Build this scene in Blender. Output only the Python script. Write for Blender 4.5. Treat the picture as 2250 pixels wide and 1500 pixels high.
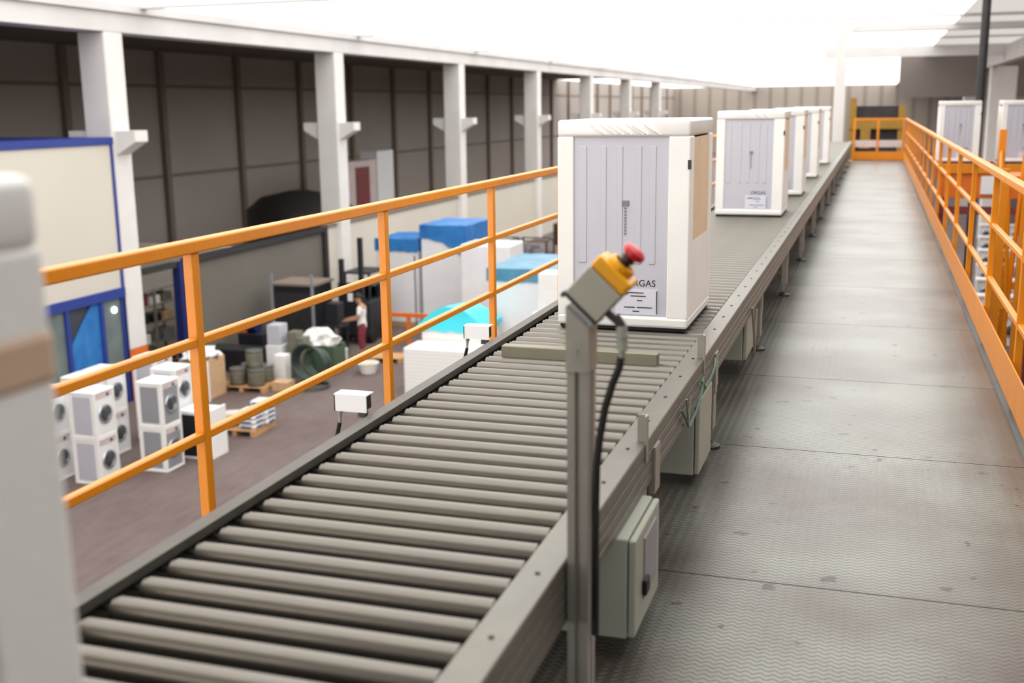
import bpy, bmesh, math, random
from mathutils import Vector, Matrix, Euler
random.seed(7)
for o in list(bpy.data.objects): bpy.data.objects.remove(o)
SC = bpy.context.scene
COL = SC.collection
PI = math.pi
EYE = 7.0                     # camera height above the hall floor
# ------------------------------------------------------------------ camera
YAW, PITCH, ROLL = 0.31418, 0.20744, -0.01212
f0 = Vector((-math.sin(YAW), math.cos(YAW), 0)); rt = Vector((math.cos(YAW), math.sin(YAW), 0)); up = Vector((0, 0, 1))
fwd = f0*math.cos(PITCH) - up*math.sin(PITCH); u2 = f0*math.sin(PITCH) + up*math.cos(PITCH)
cr = rt*math.cos(ROLL) + u2*math.sin(ROLL); cu = u2*math.cos(ROLL) - rt*math.sin(ROLL)
cd = bpy.data.cameras.new('camera'); cam = bpy.data.objects.new('camera', cd); COL.objects.link(cam)
M = Matrix((cr, cu, -fwd)).transposed().to_4x4(); M.translation = (0, 0, EYE)
cam.matrix_world = M
cd.sensor_width = 36; cd.lens = 2446.5/2250*36; cd.clip_start = 0.05; cd.clip_end = 400
cd.dof.use_dof = True; cd.dof.focus_distance = 4.8; cd.dof.aperture_fstop = 2.4
SC.camera = cam
# ------------------------------------------------------------------ world, exposure, large lights
w = bpy.data.worlds.new('world'); SC.world = w; w.use_nodes = True
w.node_tree.nodes['Background'].inputs[0].default_value = (0.85, 0.92, 1, 1)
w.node_tree.nodes['Background'].inputs[1].default_value = 0.6
SC.view_settings.view_transform = 'Standard'; SC.view_settings.look = 'None'
SC.view_settings.gamma = 1; SC.view_settings.use_curve_mapping = False
SC.view_settings.exposure = 0.0
SKY_STRENGTH = 2.9            # roof-light panels
GLOW_STRENGTH = 6.5           # glowing panel added behind the camera

# ------------------------------------------------------------------ materials
def s2l(c):
    c = c/255
    return c/12.92 if c <= 0.04045 else ((c+0.055)/1.055)**2.4
def rgb(r, g, b): return (s2l(r), s2l(g), s2l(b), 1)
def mat(name, col, rough=0.6, metal=0.0, var=0.08, scale=6.0, bump=0.0, bscale=40.0, col2=None, spec=None, emit=None, stretch=None):
    m = bpy.data.materials.new(name); m.use_nodes = True
    nt = m.node_tree; N = nt.nodes; L = nt.links; b = N['Principled BSDF']
    tc = N.new('ShaderNodeTexCoord'); mp = N.new('ShaderNodeMapping')
    L.new(tc.outputs['Object'], mp.inputs[0])
    if stretch: mp.inputs['Scale'].default_value = stretch
    nz = N.new('ShaderNodeTexNoise'); nz.inputs['Scale'].default_value = scale; nz.inputs['Detail'].default_value = 4
    L.new(mp.outputs[0], nz.inputs['Vector'])
    r = N.new('ShaderNodeValToRGB'); r.color_ramp.elements[0].position = .3; r.color_ramp.elements[1].position = .7
    c2 = col2 or tuple(c*(1-2*var) for c in col[:3])+(1,)
    r.color_ramp.elements[0].color = c2; r.color_ramp.elements[1].color = col
    L.new(nz.outputs['Fac'], r.inputs[0]); L.new(r.outputs[0], b.inputs['Base Color'])
    b.inputs['Roughness'].default_value = rough; b.inputs['Metallic'].default_value = metal
    if spec is not None: b.inputs['Specular IOR Level'].default_value = spec
    if bump:
        n2 = N.new('ShaderNodeTexNoise'); n2.inputs['Scale'].default_value = bscale; L.new(mp.outputs[0], n2.inputs['Vector'])
        bp = N.new('ShaderNodeBump'); bp.inputs['Strength'].default_value = bump; bp.inputs['Distance'].default_value = .01
        L.new(n2.outputs['Fac'], bp.inputs['Height']); L.new(bp.outputs[0], b.inputs['Normal'])
    if emit:
        b.inputs['Emission Color'].default_value = col; b.inputs['Emission Strength'].default_value = emit
    return m
MT = {}
MT['steel'] = mat('roller_zinc', rgb(116, 111, 103), .34, .7, .06, 30, stretch=(.3, 4, 4))
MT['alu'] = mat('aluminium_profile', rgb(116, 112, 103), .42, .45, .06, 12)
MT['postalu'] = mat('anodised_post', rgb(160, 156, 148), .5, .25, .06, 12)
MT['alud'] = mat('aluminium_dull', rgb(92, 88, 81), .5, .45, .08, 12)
MT['galv'] = mat('galvanised', rgb(160, 156, 146), .45, .3, .08, 20)
MT['black'] = mat('black_rubber', rgb(26, 25, 25), .55, 0, .1, 10)
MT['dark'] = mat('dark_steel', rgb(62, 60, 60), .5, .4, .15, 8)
MT['yellow'] = mat('yellow_paint', rgb(230, 138, 8), .42, 0, .05, 5, bump=.08, bscale=60)
MT['orange'] = mat('orange_paint', rgb(226, 112, 30), .5, 0, .08, 5)
MT['red'] = mat('red_plastic', rgb(196, 22, 34), .35, 0, .03, 5)
MT['estop_y'] = mat('yellow_plastic', rgb(240, 168, 8), .4, 0, .03, 5)
MT['estop_g'] = mat('grey_plastic', rgb(170, 168, 154), .5, 0, .03, 5)
MT['foam'] = mat('white_foam', rgb(240, 238, 234), .75, 0, .03, 4, bump=.1, bscale=50)
MT['film'] = mat('shrink_film', rgb(232, 229, 226), .28, 0, .03, 3, bump=.35, bscale=9, stretch=(1, 1, .35))
MT['lilac'] = mat('back_panel_white', rgb(190, 189, 199), .45, 0, .02, 3)
MT['white'] = mat('white_enamel', rgb(236, 236, 238), .35, 0, .02, 3)
MT['greypanel'] = mat('grey_sheet', rgb(146, 146, 152), .5, 0, .05, 3)
MT['cardboard'] = mat('cardboard', rgb(206, 168, 130), .8, 0, .08, 6)
MT['tan'] = mat('tan_strip', rgb(234, 206, 176), .6, 0, .05, 6)
MT['tape'] = mat('brown_tape', rgb(206, 176, 152), .5, 0, .05, 6)
MT['print'] = mat('print_black', rgb(40, 40, 46), .6, 0, 0, 5)
MT['printg'] = mat('print_grey', rgb(120, 120, 132), .6, 0, 0, 5)
MT['paper'] = mat('label_paper', rgb(214, 213, 226), .5, 0, 0, 5)
MT['glass'] = mat('door_glass_dark', rgb(70, 76, 82), .12, 0, .1, 3)
MT['chrome'] = mat('chrome', rgb(190, 192, 195), .2, .9, 0, 5)
MT['concrete'] = mat('concrete_white', rgb(226, 222, 218), .8, 0, .05, 1.2, bump=.1, bscale=12)
MT['beam'] = mat('concrete_beam', rgb(214, 210, 208), .8, 0, .06, .8)
MT['darkwall'] = mat('panel_taupe', rgb(172, 162, 154), .8, 0, .05, .25)
MT['rib'] = mat('rib_brown', rgb(128, 114, 102), .7, 0, .05, 1)
MT['beige'] = mat('panel_beige', rgb(206, 200, 188), .65, 0, .03, .3)
MT['shutter'] = mat('shutter_grey', rgb(108, 103, 95), .7, 0, .05, .5)
MT['blue'] = mat('blue_frame', rgb(38, 58, 140), .45, 0, .05, 4)
MT['navy'] = mat('navy_frame', rgb(20, 32, 92), .45, 0, .05, 4)
MT['tarpb'] = mat('blue_tarp', rgb(48, 128, 196), .45, 0, .2, 2, bump=.5, bscale=6, col2=rgb(30, 96, 168))
MT['teal'] = mat('teal_tarp', rgb(92, 146, 172), .45, 0, .15, 2, bump=.4, bscale=6, col2=rgb(60, 116, 146))
MT['turq'] = mat('turquoise_tarp', rgb(70, 214, 232), .5, 0, .05, 1.5, bump=.4, bscale=5)
MT['wrapw'] = mat('white_wrap', rgb(232, 230, 232), .4, 0, .03, 2, bump=.4, bscale=7)
MT['wood'] = mat('pallet_wood', rgb(206, 160, 110), .8, 0, .12, 6, stretch=(1, 8, 8))
MT['drum'] = mat('grey_drum', rgb(128, 126, 112), .5, .3, .12, 6)
MT['hose'] = mat('dark_hose', rgb(64, 78, 74), .5, 0, .1, 8)
MT['hoseg'] = mat('green_hose', rgb(72, 92, 74), .5, 0, .1, 8)
MT['blackm'] = mat('black_machine', rgb(34, 36, 42), .45, .2, .15, 3)
MT['skin'] = mat('skin', rgb(176, 124, 98), .55, 0, .03, 6)
MT['hair'] = mat('hair', rgb(26, 22, 20), .7, 0, .1, 20)
MT['shirt'] = mat('white_shirt', rgb(236, 234, 230), .8, 0, .03, 6)
MT['maroon'] = mat('maroon_trousers', rgb(122, 40, 56), .8, 0, .06, 6)
MT['magenta'] = mat('dark_red', rgb(126, 52, 56), .6, 0, .1, 2)
MT['metalbits'] = mat('metal_bits', rgb(150, 148, 150), .45, .4, .35, 9, bump=.5, bscale=20)
MT['sack'] = mat('white_sack', rgb(226, 226, 226), .7, 0, .05, 4, bump=.3, bscale=14)
MT['pinksack'] = mat('pinkish_sack', rgb(214, 196, 194), .7, 0, .08, 4, bump=.3, bscale=14)
MT['bluep'] = mat('blue_print', rgb(70, 92, 140), .7, 0, .1, 10)
MT['deckr'] = mat('roof_deck', rgb(200, 192, 184), .8, 0, .05, .3)
MT['deckd'] = mat('roof_deck_dark', rgb(120, 112, 106), .85, 0, .05, .3)
MT['endwall'] = mat('end_wall_grey', rgb(150, 142, 134), .8, 0, .06, .2)
MT['platform'] = mat('platform_edge', rgb(96, 92, 88), .6, .3, .1, 5)
MT['cream'] = mat('cream_paint', rgb(162, 165, 153), .45, 0, .03, 6)

def emissive(name, col, s):
    m = bpy.data.materials.new(name); m.use_nodes = True; N = m.node_tree.nodes; N.clear()
    e = N.new('ShaderNodeEmission'); e.inputs[0].default_value = col; e.inputs[1].default_value = s
    o = N.new('ShaderNodeOutputMaterial'); m.node_tree.links.new(e.outputs[0], o.inputs[0]); return m
MT['ochre'] = mat('ochre_paint', rgb(168, 126, 40), .5, 0, .08, 5)
MT['sky'] = emissive('rooflight_panel', (1, .985, .955, 1), SKY_STRENGTH)
MT['deckglow'] = emissive('glowing_deck', (1, .93, .88, 1), .72)  # glow put into the right-hand roof deck in place of bounced light
MT['glow'] = emissive('warm_glow', (1, .97, .92, 1), GLOW_STRENGTH)

def mat_floor():
    m = bpy.data.materials.new('hall_floor'); m.use_nodes = True
    nt = m.node_tree; N = nt.nodes; L = nt.links; b = N['Principled BSDF']
    tc = N.new('ShaderNodeTexCoord')
    n1 = N.new('ShaderNodeTexNoise'); n1.inputs['Scale'].default_value = .35; n1.inputs['Detail'].default_value = 8
    mp = N.new('ShaderNodeMapping'); mp.inputs['Scale'].default_value = (3, .8, 1)
    L.new(tc.outputs['Object'], n1.inputs['Vector']); L.new(tc.outputs['Object'], mp.inputs[0])
    n2 = N.new('ShaderNodeTexNoise'); n2.inputs['Scale'].default_value = 2.2; n2.inputs['Detail'].default_value = 8
    L.new(mp.outputs[0], n2.inputs['Vector'])
    r = N.new('ShaderNodeValToRGB'); e = r.color_ramp.elements
    e[0].position = .3; e[0].color = rgb(86, 67, 64); e[1].position = .72; e[1].color = rgb(110, 97, 93)
    mx = N.new('ShaderNodeMath'); mx.operation = 'ADD'; mx.use_clamp = True
    h1 = N.new('ShaderNodeMath'); h1.operation = 'MULTIPLY'; h1.inputs[1].default_value = .55
    h2 = N.new('ShaderNodeMath'); h2.operation = 'MULTIPLY'; h2.inputs[1].default_value = .45
    L.new(n1.outputs['Fac'], h1.inputs[0]); L.new(n2.outputs['Fac'], h2.inputs[0]); L.new(h1.outputs[0], mx.inputs[0]); L.new(h2.outputs[0], mx.inputs[1])
    L.new(mx.outputs[0], r.inputs[0]); L.new(r.outputs[0], b.inputs['Base Color'])
    b.inputs['Roughness'].default_value = .75
    return m
MT['floor'] = mat_floor()

def mat_plate():
    # worn steel tread plate: rows of small waves, brown dirt, dark spots
    m = bpy.data.materials.new('tread_plate'); m.use_nodes = True
    nt = m.node_tree; N = nt.nodes; L = nt.links; b = N['Principled BSDF']
    tc = N.new('ShaderNodeTexCoord'); sp = N.new('ShaderNodeSeparateXYZ'); L.new(tc.outputs['Object'], sp.inputs[0])
    def ma(op, a, c=None, clamp=False):
        n = N.new('ShaderNodeMath'); n.operation = op; n.use_clamp = clamp
        for i, v in enumerate((a, c)):
            if v is None: continue
            if isinstance(v, (int, float)): n.inputs[i].default_value = v
            else: L.new(v, n.inputs[i])
        return n.outputs[0]
    wob = ma('MULTIPLY', ma('SINE', ma('MULTIPLY', sp.outputs['X'], 2*PI/.036)), 1.5)
    ph = ma('ADD', ma('MULTIPLY', sp.outputs['Y'], 2*PI/.024), wob)
    s = ma('SINE', ph)
    gro = ma('MULTIPLY', ma('SUBTRACT', s, .25), 2.0, True)   # grooves between the raised waves
    big = N.new('ShaderNodeTexNoise'); big.inputs['Scale'].default_value = 1.3; big.inputs['Detail'].default_value = 7
    L.new(tc.outputs['Object'], big.inputs['Vector'])
    r = N.new('ShaderNodeValToRGB'); e = r.color_ramp.elements
    e[0].position = .34; e[0].color = rgb(80, 71, 63); e[1].position = .64; e[1].color = rgb(120, 122, 114)
    L.new(big.outputs['Fac'], r.inputs[0])
    mg = N.new('ShaderNodeMix'); mg.data_type = 'RGBA'; mg.inputs['B'].default_value = rgb(78, 72, 66)
    L.new(ma('MULTIPLY', gro, .8), mg.inputs['Factor']); L.new(r.outputs[0], mg.inputs['A'])
    v = N.new('ShaderNodeTexNoise'); v.inputs['Scale'].default_value = 9; v.inputs['Detail'].default_value = 3
    L.new(tc.outputs['Object'], v.inputs['Vector'])
    sp2 = N.new('ShaderNodeValToRGB'); sp2.color_ramp.elements[0].position = .67; sp2.color_ramp.elements[0].color = (0, 0, 0, 1)
    sp2.color_ramp.elements[1].position = .70; sp2.color_ramp.elements[1].color = (1, 1, 1, 1); L.new(v.outputs['Fac'], sp2.inputs[0])
    ms = N.new('ShaderNodeMix'); ms.data_type = 'RGBA'; ms.inputs['B'].default_value = rgb(58, 50, 44)
    L.new(sp2.outputs[0], ms.inputs['Factor']); L.new(mg.outputs['Result'], ms.inputs['A'])
    L.new(ms.outputs['Result'], b.inputs['Base Color'])
    bp = N.new('ShaderNodeBump'); bp.inputs['Strength'].default_value = .55; bp.inputs['Distance'].default_value = .003; bp.invert = True
    L.new(gro, bp.inputs['Height']); L.new(bp.outputs[0], b.inputs['Normal'])
    b.inputs['Roughness'].default_value = .30; b.inputs['Metallic'].default_value = .45
    return m
MT['plate'] = mat_plate()

def mat_ribbed(name, c1, c2, axis, period, frac, rough=.7):
    m = bpy.data.materials.new(name); m.use_nodes = True
    nt = m.node_tree; N = nt.nodes; L = nt.links; b = N['Principled BSDF']
    tc = N.new('ShaderNodeTexCoord'); sp = N.new('ShaderNodeSeparateXYZ'); L.new(tc.outputs['Object'], sp.inputs[0])
    d = N.new('ShaderNodeMath'); d.operation = 'DIVIDE'; d.inputs[1].default_value = period; L.new(sp.outputs[axis], d.inputs[0])
    fr = N.new('ShaderNodeMath'); fr.operation = 'FRACT'; L.new(d.outputs[0], fr.inputs[0])
    g = N.new('ShaderNodeMath'); g.operation = 'LESS_THAN'; g.inputs[1].default_value = frac; L.new(fr.outputs[0], g.inputs[0])
    mx = N.new('ShaderNodeMix'); mx.data_type = 'RGBA'; mx.inputs['A'].default_value = c1; mx.inputs['B'].default_value = c2
    L.new(g.outputs[0], mx.inputs['Factor']); L.new(mx.outputs['Result'], b.inputs['Base Color']); b.inputs['Roughness'].default_value = rough
    return m
MT['foamsheets'] = mat_ribbed('stacked_foam_sheets', rgb(242, 241, 238), rgb(205, 204, 202), 'Z', .09, .12)
MT['deckr2'] = mat_ribbed('roof_deck_ribbed', rgb(236, 230, 224), rgb(196, 186, 178), 'Y', 6, .3)
MT['endrib'] = mat_ribbed('end_wall_ribbed', rgb(162, 152, 142), rgb(138, 128, 118), 'X', 2.2, .25)

# ------------------------------------------------------------------ mesh helpers
class MB:
    def __init__(s): s.bm = bmesh.new()
    def box(s, x0, x1, y0, y1, z0, z1, bev=0, seg=2, rot=None, piv=None):
        ret = bmesh.ops.create_cube(s.bm, size=1); vs = ret['verts']
        for v in vs: v.co = Vector(((x0+x1)/2+v.co.x*(x1-x0), (y0+y1)/2+v.co.y*(y1-y0), (z0+z1)/2+v.co.z*(z1-z0)))
        if bev:
            es = list({e for v in vs for e in v.link_edges})
            r = bmesh.ops.bevel(s.bm, geom=es, offset=bev, segments=seg, affect='EDGES', profile=.5)
            vs = [v for v in r['verts']]
        if rot:
            p = Vector(piv) if piv else Vector(((x0+x1)/2, (y0+y1)/2, (z0+z1)/2))
            R = Euler(rot).to_matrix()
            allv = set(vs)
            for v in list(vs):
                for f in v.link_faces:
                    for q in f.verts: allv.add(q)
            for v in allv: v.co = p + R @ (v.co-p)
        return s
    def cyl(s, a, b, r, n=16, r2=None, caps=True):
        a = Vector(a); b = Vector(b); d = b-a; L = d.length
        R = d.to_track_quat('Z', 'Y').to_matrix().to_4x4(); R.translation = (a+b)/2
        bmesh.ops.create_cone(s.bm, cap_ends=caps, segments=n, radius1=r, radius2=r if r2 is None else r2, depth=L, matrix=R)
        return s
    def tube(s, pts, r, n=8, closed=False):
        P = [Vector(p) for p in pts]; rings = []; N = len(P)
        for i, p in enumerate(P):
            if closed: t = P[(i+1) % N]-P[i-1]
            else: t = (P[min(i+1, N-1)]-P[max(i-1, 0)])
            q = t.normalized().to_track_quat('Z', 'Y')
            rings.append([s.bm.verts.new(p+q @ Vector((r*math.cos(2*PI*k/n), r*math.sin(2*PI*k/n), 0))) for k in range(n)])
        for i in range(N if closed else N-1):
            A = rings[i]; B = rings[(i+1) % N]
            for k in range(n): s.bm.faces.new((A[k], A[(k+1) % n], B[(k+1) % n], B[k]))
        if not closed:
            s.bm.faces.new(rings[0][::-1]); s.bm.faces.new(rings[-1])
        return s
    def lathe(s, prof, c=(0, 0, 0), axis=(0, 0, 1), n=24):
        q = Vector(axis).normalized().to_track_quat('Z', 'Y'); c = Vector(c); rings = []
        for r, h in prof:
            rings.append([s.bm.verts.new(c+q @ Vector((max(r, 1e-4)*math.cos(2*PI*k/n), max(r, 1e-4)*math.sin(2*PI*k/n), h))) for k in range(n)])
        for A, B in zip(rings, rings[1:]):
            for k in range(n): s.bm.faces.new((A[k], A[(k+1) % n], B[(k+1) % n], B[k]))
        s.bm.faces.new(rings[0][::-1]); s.bm.faces.new(rings[-1])
        return s
    def prism(s, poly, a, b, plane='XZ'):
        # poly in (u,v) extruded from a to b along the remaining axis
        def P(u, v, t):
            return {'XZ': (u, t, v), 'YZ': (t, u, v), 'XY': (u, v, t)}[plane]
        A = [s.bm.verts.new(P(u, v, a)) for u, v in poly]; B = [s.bm.verts.new(P(u, v, b)) for u, v in poly]; n = len(poly)
        for k in range(n): s.bm.faces.new((A[k], A[(k+1) % n], B[(k+1) % n], B[k]))
        s.bm.faces.new(A[::-1]); s.bm.faces.new(B)
        return s
    def torus(s, c, R, r, axis=(0, 0, 1), n=32, m=8):
        q = Vector(axis).normalized().to_track_quat('Z', 'Y'); c = Vector(c)
        return s.tube([c+q @ Vector((R*math.cos(2*PI*k/n), R*math.sin(2*PI*k/n), 0)) for k in range(n)], r, m, True)
    def build(s, name, m, parent=None, smooth=False, loc=None):
        bmesh.ops.recalc_face_normals(s.bm, faces=s.bm.faces)
        me = bpy.data.meshes.new(name); s.bm.to_mesh(me); s.bm.free()
        if isinstance(m, str): m = MT[m]
        me.materials.append(m)
        if smooth:
            for p in me.polygons: p.use_smooth = True
            try: me.set_sharp_from_angle(angle=math.radians(40))
            except Exception: pass
        o = bpy.data.objects.new(name, me); COL.objects.link(o)
        if parent: o.parent = parent
        if loc: o.location = loc
        return o
def tag(o, label=None, cat=None, group=None, kind=None):
    if label: o['label'] = label
    if cat: o['category'] = cat
    if group: o['group'] = group
    if kind: o['kind'] = kind
    return o
def empty(name, loc, label, cat, group=None, rz=0):
    o = bpy.data.objects.new(name, None); COL.objects.link(o); o.location = loc; o.rotation_euler = (0, 0, rz)
    o.empty_display_size = .2
    return tag(o, label, cat, group)
def copy_tree(o, parent=None):
    c = o.copy(); COL.objects.link(c); c.parent = parent
    for ch in list(o.children): copy_tree(ch, c)
    return c
def put(o, loc, label=None, group=None, rz=None):
    o.location = loc
    if label: o['label'] = label
    if group: o['group'] = group
    if rz is not None: o.rotation_euler = (0, 0, rz)
    return o
def text_mesh(s, size, name, m, parent, loc, rot):
    cu_ = bpy.data.curves.new('t', 'FONT'); cu_.body = s; cu_.size = size; cu_.extrude = .0006; cu_.align_x = 'CENTER'
    t = bpy.data.objects.new('t', cu_); COL.objects.link(t)
    dg = bpy.context.evaluated_depsgraph_get(); me = bpy.data.meshes.new_from_object(t.evaluated_get(dg))
    bpy.data.objects.remove(t)
    me.materials.clear(); me.materials.append(MT[m])
    o = bpy.data.objects.new(name, me); COL.objects.link(o); o.parent = parent; o.location = loc; o.rotation_euler = rot
    return o
def struct(o): o['kind'] = 'structure'; return o
def skin(name, chains, m, parent, levels=2, root=0):
    """chains: list of lists of (co, radius); the first vertex of a chain may be (None, index) to branch."""
    me = bpy.data.meshes.new(name); vs = []; rs = []; es = []
    for ch in chains:
        prev = None
        for item in ch:
            if item[0] is None: prev = item[1]; continue
            vs.append(item[0]); rs.append(item[1]); i = len(vs)-1
            if prev is not None: es.append((prev, i))
            prev = i
    me.from_pydata(vs, es, []); o = bpy.data.objects.new(name, me); COL.objects.link(o)
    sm = o.modifiers.new('skin', 'SKIN'); sm.use_smooth_shade = True
    if not me.skin_vertices: me.attributes  # layer is made by the modifier
    for i, v in enumerate(me.skin_vertices[0].data):
        r = rs[i]; v.radius = (r, r) if isinstance(r, (int, float)) else r; v.use_root = (i == root)
    sb = o.modifiers.new('sub', 'SUBSURF'); sb.levels = levels; sb.render_levels = levels
    dg = bpy.context.evaluated_depsgraph_get(); dg.update()
    m2 = bpy.data.meshes.new_from_object(o.evaluated_get(dg)); bpy.data.objects.remove(o)
    m2.materials.clear(); m2.materials.append(MT[m])
    for p in m2.polygons: p.use_smooth = True
    o = bpy.data.objects.new(name, m2); COL.objects.link(o); o.parent = parent
    return o

# ================================================================== BUILDING SHELL
YB, YE = -6.0, 170.0        # back and far end of the hall
XL, XC, XR = -29.3, -17.2, 12.0
struct(MB().box(XL-.3, XR+.3, YB-.3, YE+.3, -.2, 0).build('floor', 'floor'))
# far left wall: taupe panels, brown ribs and seams
wl = struct(MB().box(XL-.3, XL, YB, YE, 0, 9.6).build('wall_left', 'darkwall'))
k = 1
for y in [5.2+6.1*i for i in range(27)]:
    struct(MB().box(XL, XL+.22, y-.16, y+.16, 0, 9.45).build('trim_%d' % k, 'rib')); k += 1
for z in (4.25, 8.05):
    struct(MB().box(XL, XL+.05, YB, YE, z-.07, z+.07).build('trim_%d' % k, 'rib')); k += 1
struct(MB().box(XL, XR, YE, YE+.3, 0, 9.6).build('wall_far', 'endrib'))
struct(MB().box(XR, XR+.3, YB, YE, 0, 9.6).build('wall_right', 'endwall'))
struct(MB().box(XL, XR, YB-.3, YB, 0, 9.6).build('wall_back', 'endwall'))
# unseen glowing panel added on the back wall to light the near rails
struct(MB().box(-9.5, -2, YB, YB+.06, 3.5, 8.8).build('fill_panel', 'glow'))
# ceilings: dark deck over the left bay, rooflights over the main bay, deck to the right, its near part made to glow
struct(MB().box(XL, XC-.4, YB, 105, 9.5, 9.7).build('ceiling', 'deckd'))
struct(MB().box(XL, XC-.4, 105, YE, 9.5, 9.7).build('ceiling', 'sky'))
struct(MB().box(XC-.4, 2.2, .5, YE, 9.5, 9.7).build('ceiling', 'sky'))
struct(MB().box(XC-.4, 2.2, YB, .5, 9.5, 9.7).build('ceiling', 'deckr'))
struct(MB().box(2.2, XR, 3, 66, 9.5, 9.7).build('ceiling', 'deckglow'))
struct(MB().box(2.2, XR, 66, YE, 9.42, 9.7).build('ceiling', 'deckr2'))
# purlins across the rooflights
for y in [YB+6+12*i for i in range(15)]:
    struct(MB().box(XC, XR, y-.12, y+.12, 9.43, 9.5).build('trim_%d' % k, 'beam')); k += 1
for y, za, xa in ((40, 9.3, -1.0), (55, 9.02, -2.5), (28, 9.36, 1.5)):
    struct(MB().box(xa, XR, y, y+.5, za, 9.5).build('trim_%d' % k, 'beam')); k += 1
struct(MB().box(1.0, XR, 66, 66.3, 7.25, 9.42).build('wall_bulkhead', 'deckd'))
# beam along the column row
struct(MB().box(XC-.75, XC, YB, YE, 8.84, 9.3).box(XC-.85, XC+.1, YB, YE, 9.3, 9.5).build('trim_%d' % k, 'beam')); k += 1
struct(MB().box(5.2, 5.6, YB, YE, 8.7, 9.42).build('trim_%d' % k, 'beam')); k += 1

# ------------------------------------------------------------------ concrete columns
CY = [22.55+11.75*i for i in range(0, 7)]
def column(x, y, name_label, group):
    r = empty('concrete_column', (x, y, 0), name_label, 'column', group)
    MB().box(-.375, .375, 0, .7, 1.25, 8.84, .03, 1).build('shaft', 'concrete', r)
    MB().box(-.38, .38, -.005, .705, 0, 1.25).build('base', 'orange' if y < 30 else 'concrete', r)
    for sx in (-1, 1):
        MB().prism([(sx*.375, 6.56), (sx*.93, 6.56), (sx*.93, 6.30), (sx*.375, 5.98)], .1, .6).build('corbel', 'concrete', r)
    return r
ords = {0: 'pale concrete column nearest the beige office, with one lit corbel', 1: 'second concrete column from the left, behind the black machines',
        2: 'third concrete column from the left, above the blue tarps', 3: 'fourth concrete column, narrow beside the left edge of the shrouded machine'}
for i, y in enumerate(CY):
    n = i
    column(XC-.375, y, ords.get(n, 'far concrete column hidden behind the nearest machine on the rollers'), 'concrete columns along the left bay')
for i, y in enumerate((62., 80.)):
    r = empty('concrete_column', (5.9, y, 0), ['broad white concrete column at the far right', 'farther white column behind the broad right one'][i], 'column', 'right columns')
    MB().box(-.62, .62, 0, 1.0, 0, 8.7, .03, 1).build('shaft', 'concrete', r)

# ------------------------------------------------------------------ partition wall with shutter and doorway
PX = XC-.2; PT = 3.1
struct(MB().box(PX-.2, PX, 33.6, 100, 0, PT).build('wall_middle', 'beige'))
struct(MB().box(PX-.22, PX+.04, 33.6, 100, PT, PT+.12).build('trim_%d' % k, 'rib')); k += 1
d1 = struct(MB().box(PX-.18, PX-.1, 25.6, 33.4, 0, PT-.1).build('door_1', 'shutter'))
MB().box(PX-.2, PX+.02, 25.5, 33.6, PT-.1, PT+.05).box(PX-.2, PX+.03, 33.4, 33.62, 0, PT).build('shutter_frame', 'dark', d1)
struct(MB().box(PX-.1, PX+.12, 24.95, 25.5, 0, PT).build('trim_%d' % k, 'navy')); k += 1
struct(MB().box(PX-.1, PX+.08, 23.3, 24.95, 2.98, 3.12).build('trim_%d' % k, 'dark')); k += 1
struct(MB().box(-22.2, PX-.2, 28.3, 28.5, 0, 3.1).build('wall_office', 'beige'))
struct(MB().box(-22.4, -22.2, 12, 28.3, 0, 3.1).build('wall_store', 'beige'))

# ------------------------------------------------------------------ two-storey office block
of = empty('office_block', (XC, 12, 0), 'beige two-storey office block with blue trim beside the first column', 'office')
def L(x0, x1, y0, y1, z0, z1): return (x0-XC, x1-XC, y0-12, y1-12, z0, z1)
MB().box(*L(-22.2, XC, 8, 22.5, 2.85, 6.25)).build('wall_panel', 'beige', of)
MB().box(*L(-22.2, XC+.04, 8, 22.52, 6.25, 6.42)).build('roof_trim', 'blue', of)
MB().box(*L(XC, XC+.03, 22.42, 22.5, 0, 6.25)).build('corner_trim', 'blue', of)
MB().box(*L(XC-.1, XC+.05, 8, 22.5, 2.62, 2.85)).build('lintel', 'blue', of)
wf = MB()
for y in (19.6, 20.42, 21.62, 22.42): wf.box(*L(XC-.06, XC+.03, y-.06, y+.06, 0, 2.62))
wf.build('window_frame', 'blue', of)
pane = mat('office_pane', rgb(120, 134, 132), .25, 0, .2, 1.2)
for a, b in ((19.66, 20.36), (21.68, 22.36)): MB().box(*L(XC-.05, XC-.03, a, b, .12, 2.62)).build('pane', pane, of)
MB().box(*L(XC-.09, XC-.07, 20.48, 21.56, .12, 2.62)).build('pane', MT['glass'], of)
MB().prism([(20.5-12, .15), (21.56-12, .15), (21.56-12, 2.6), (21.3-12, 2.6), (20.5-12, 1.75)], -.05, -.02, 'YZ').build('blue_sheet', 'tarpb', of)
MB().lathe([(.07, 0), (.07, .03)], L(XC-.02, 0, 22.1, 0, 2.35, 0)[0::2], (1, 0, 0)).build('lamp', 'glow', of)
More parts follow.
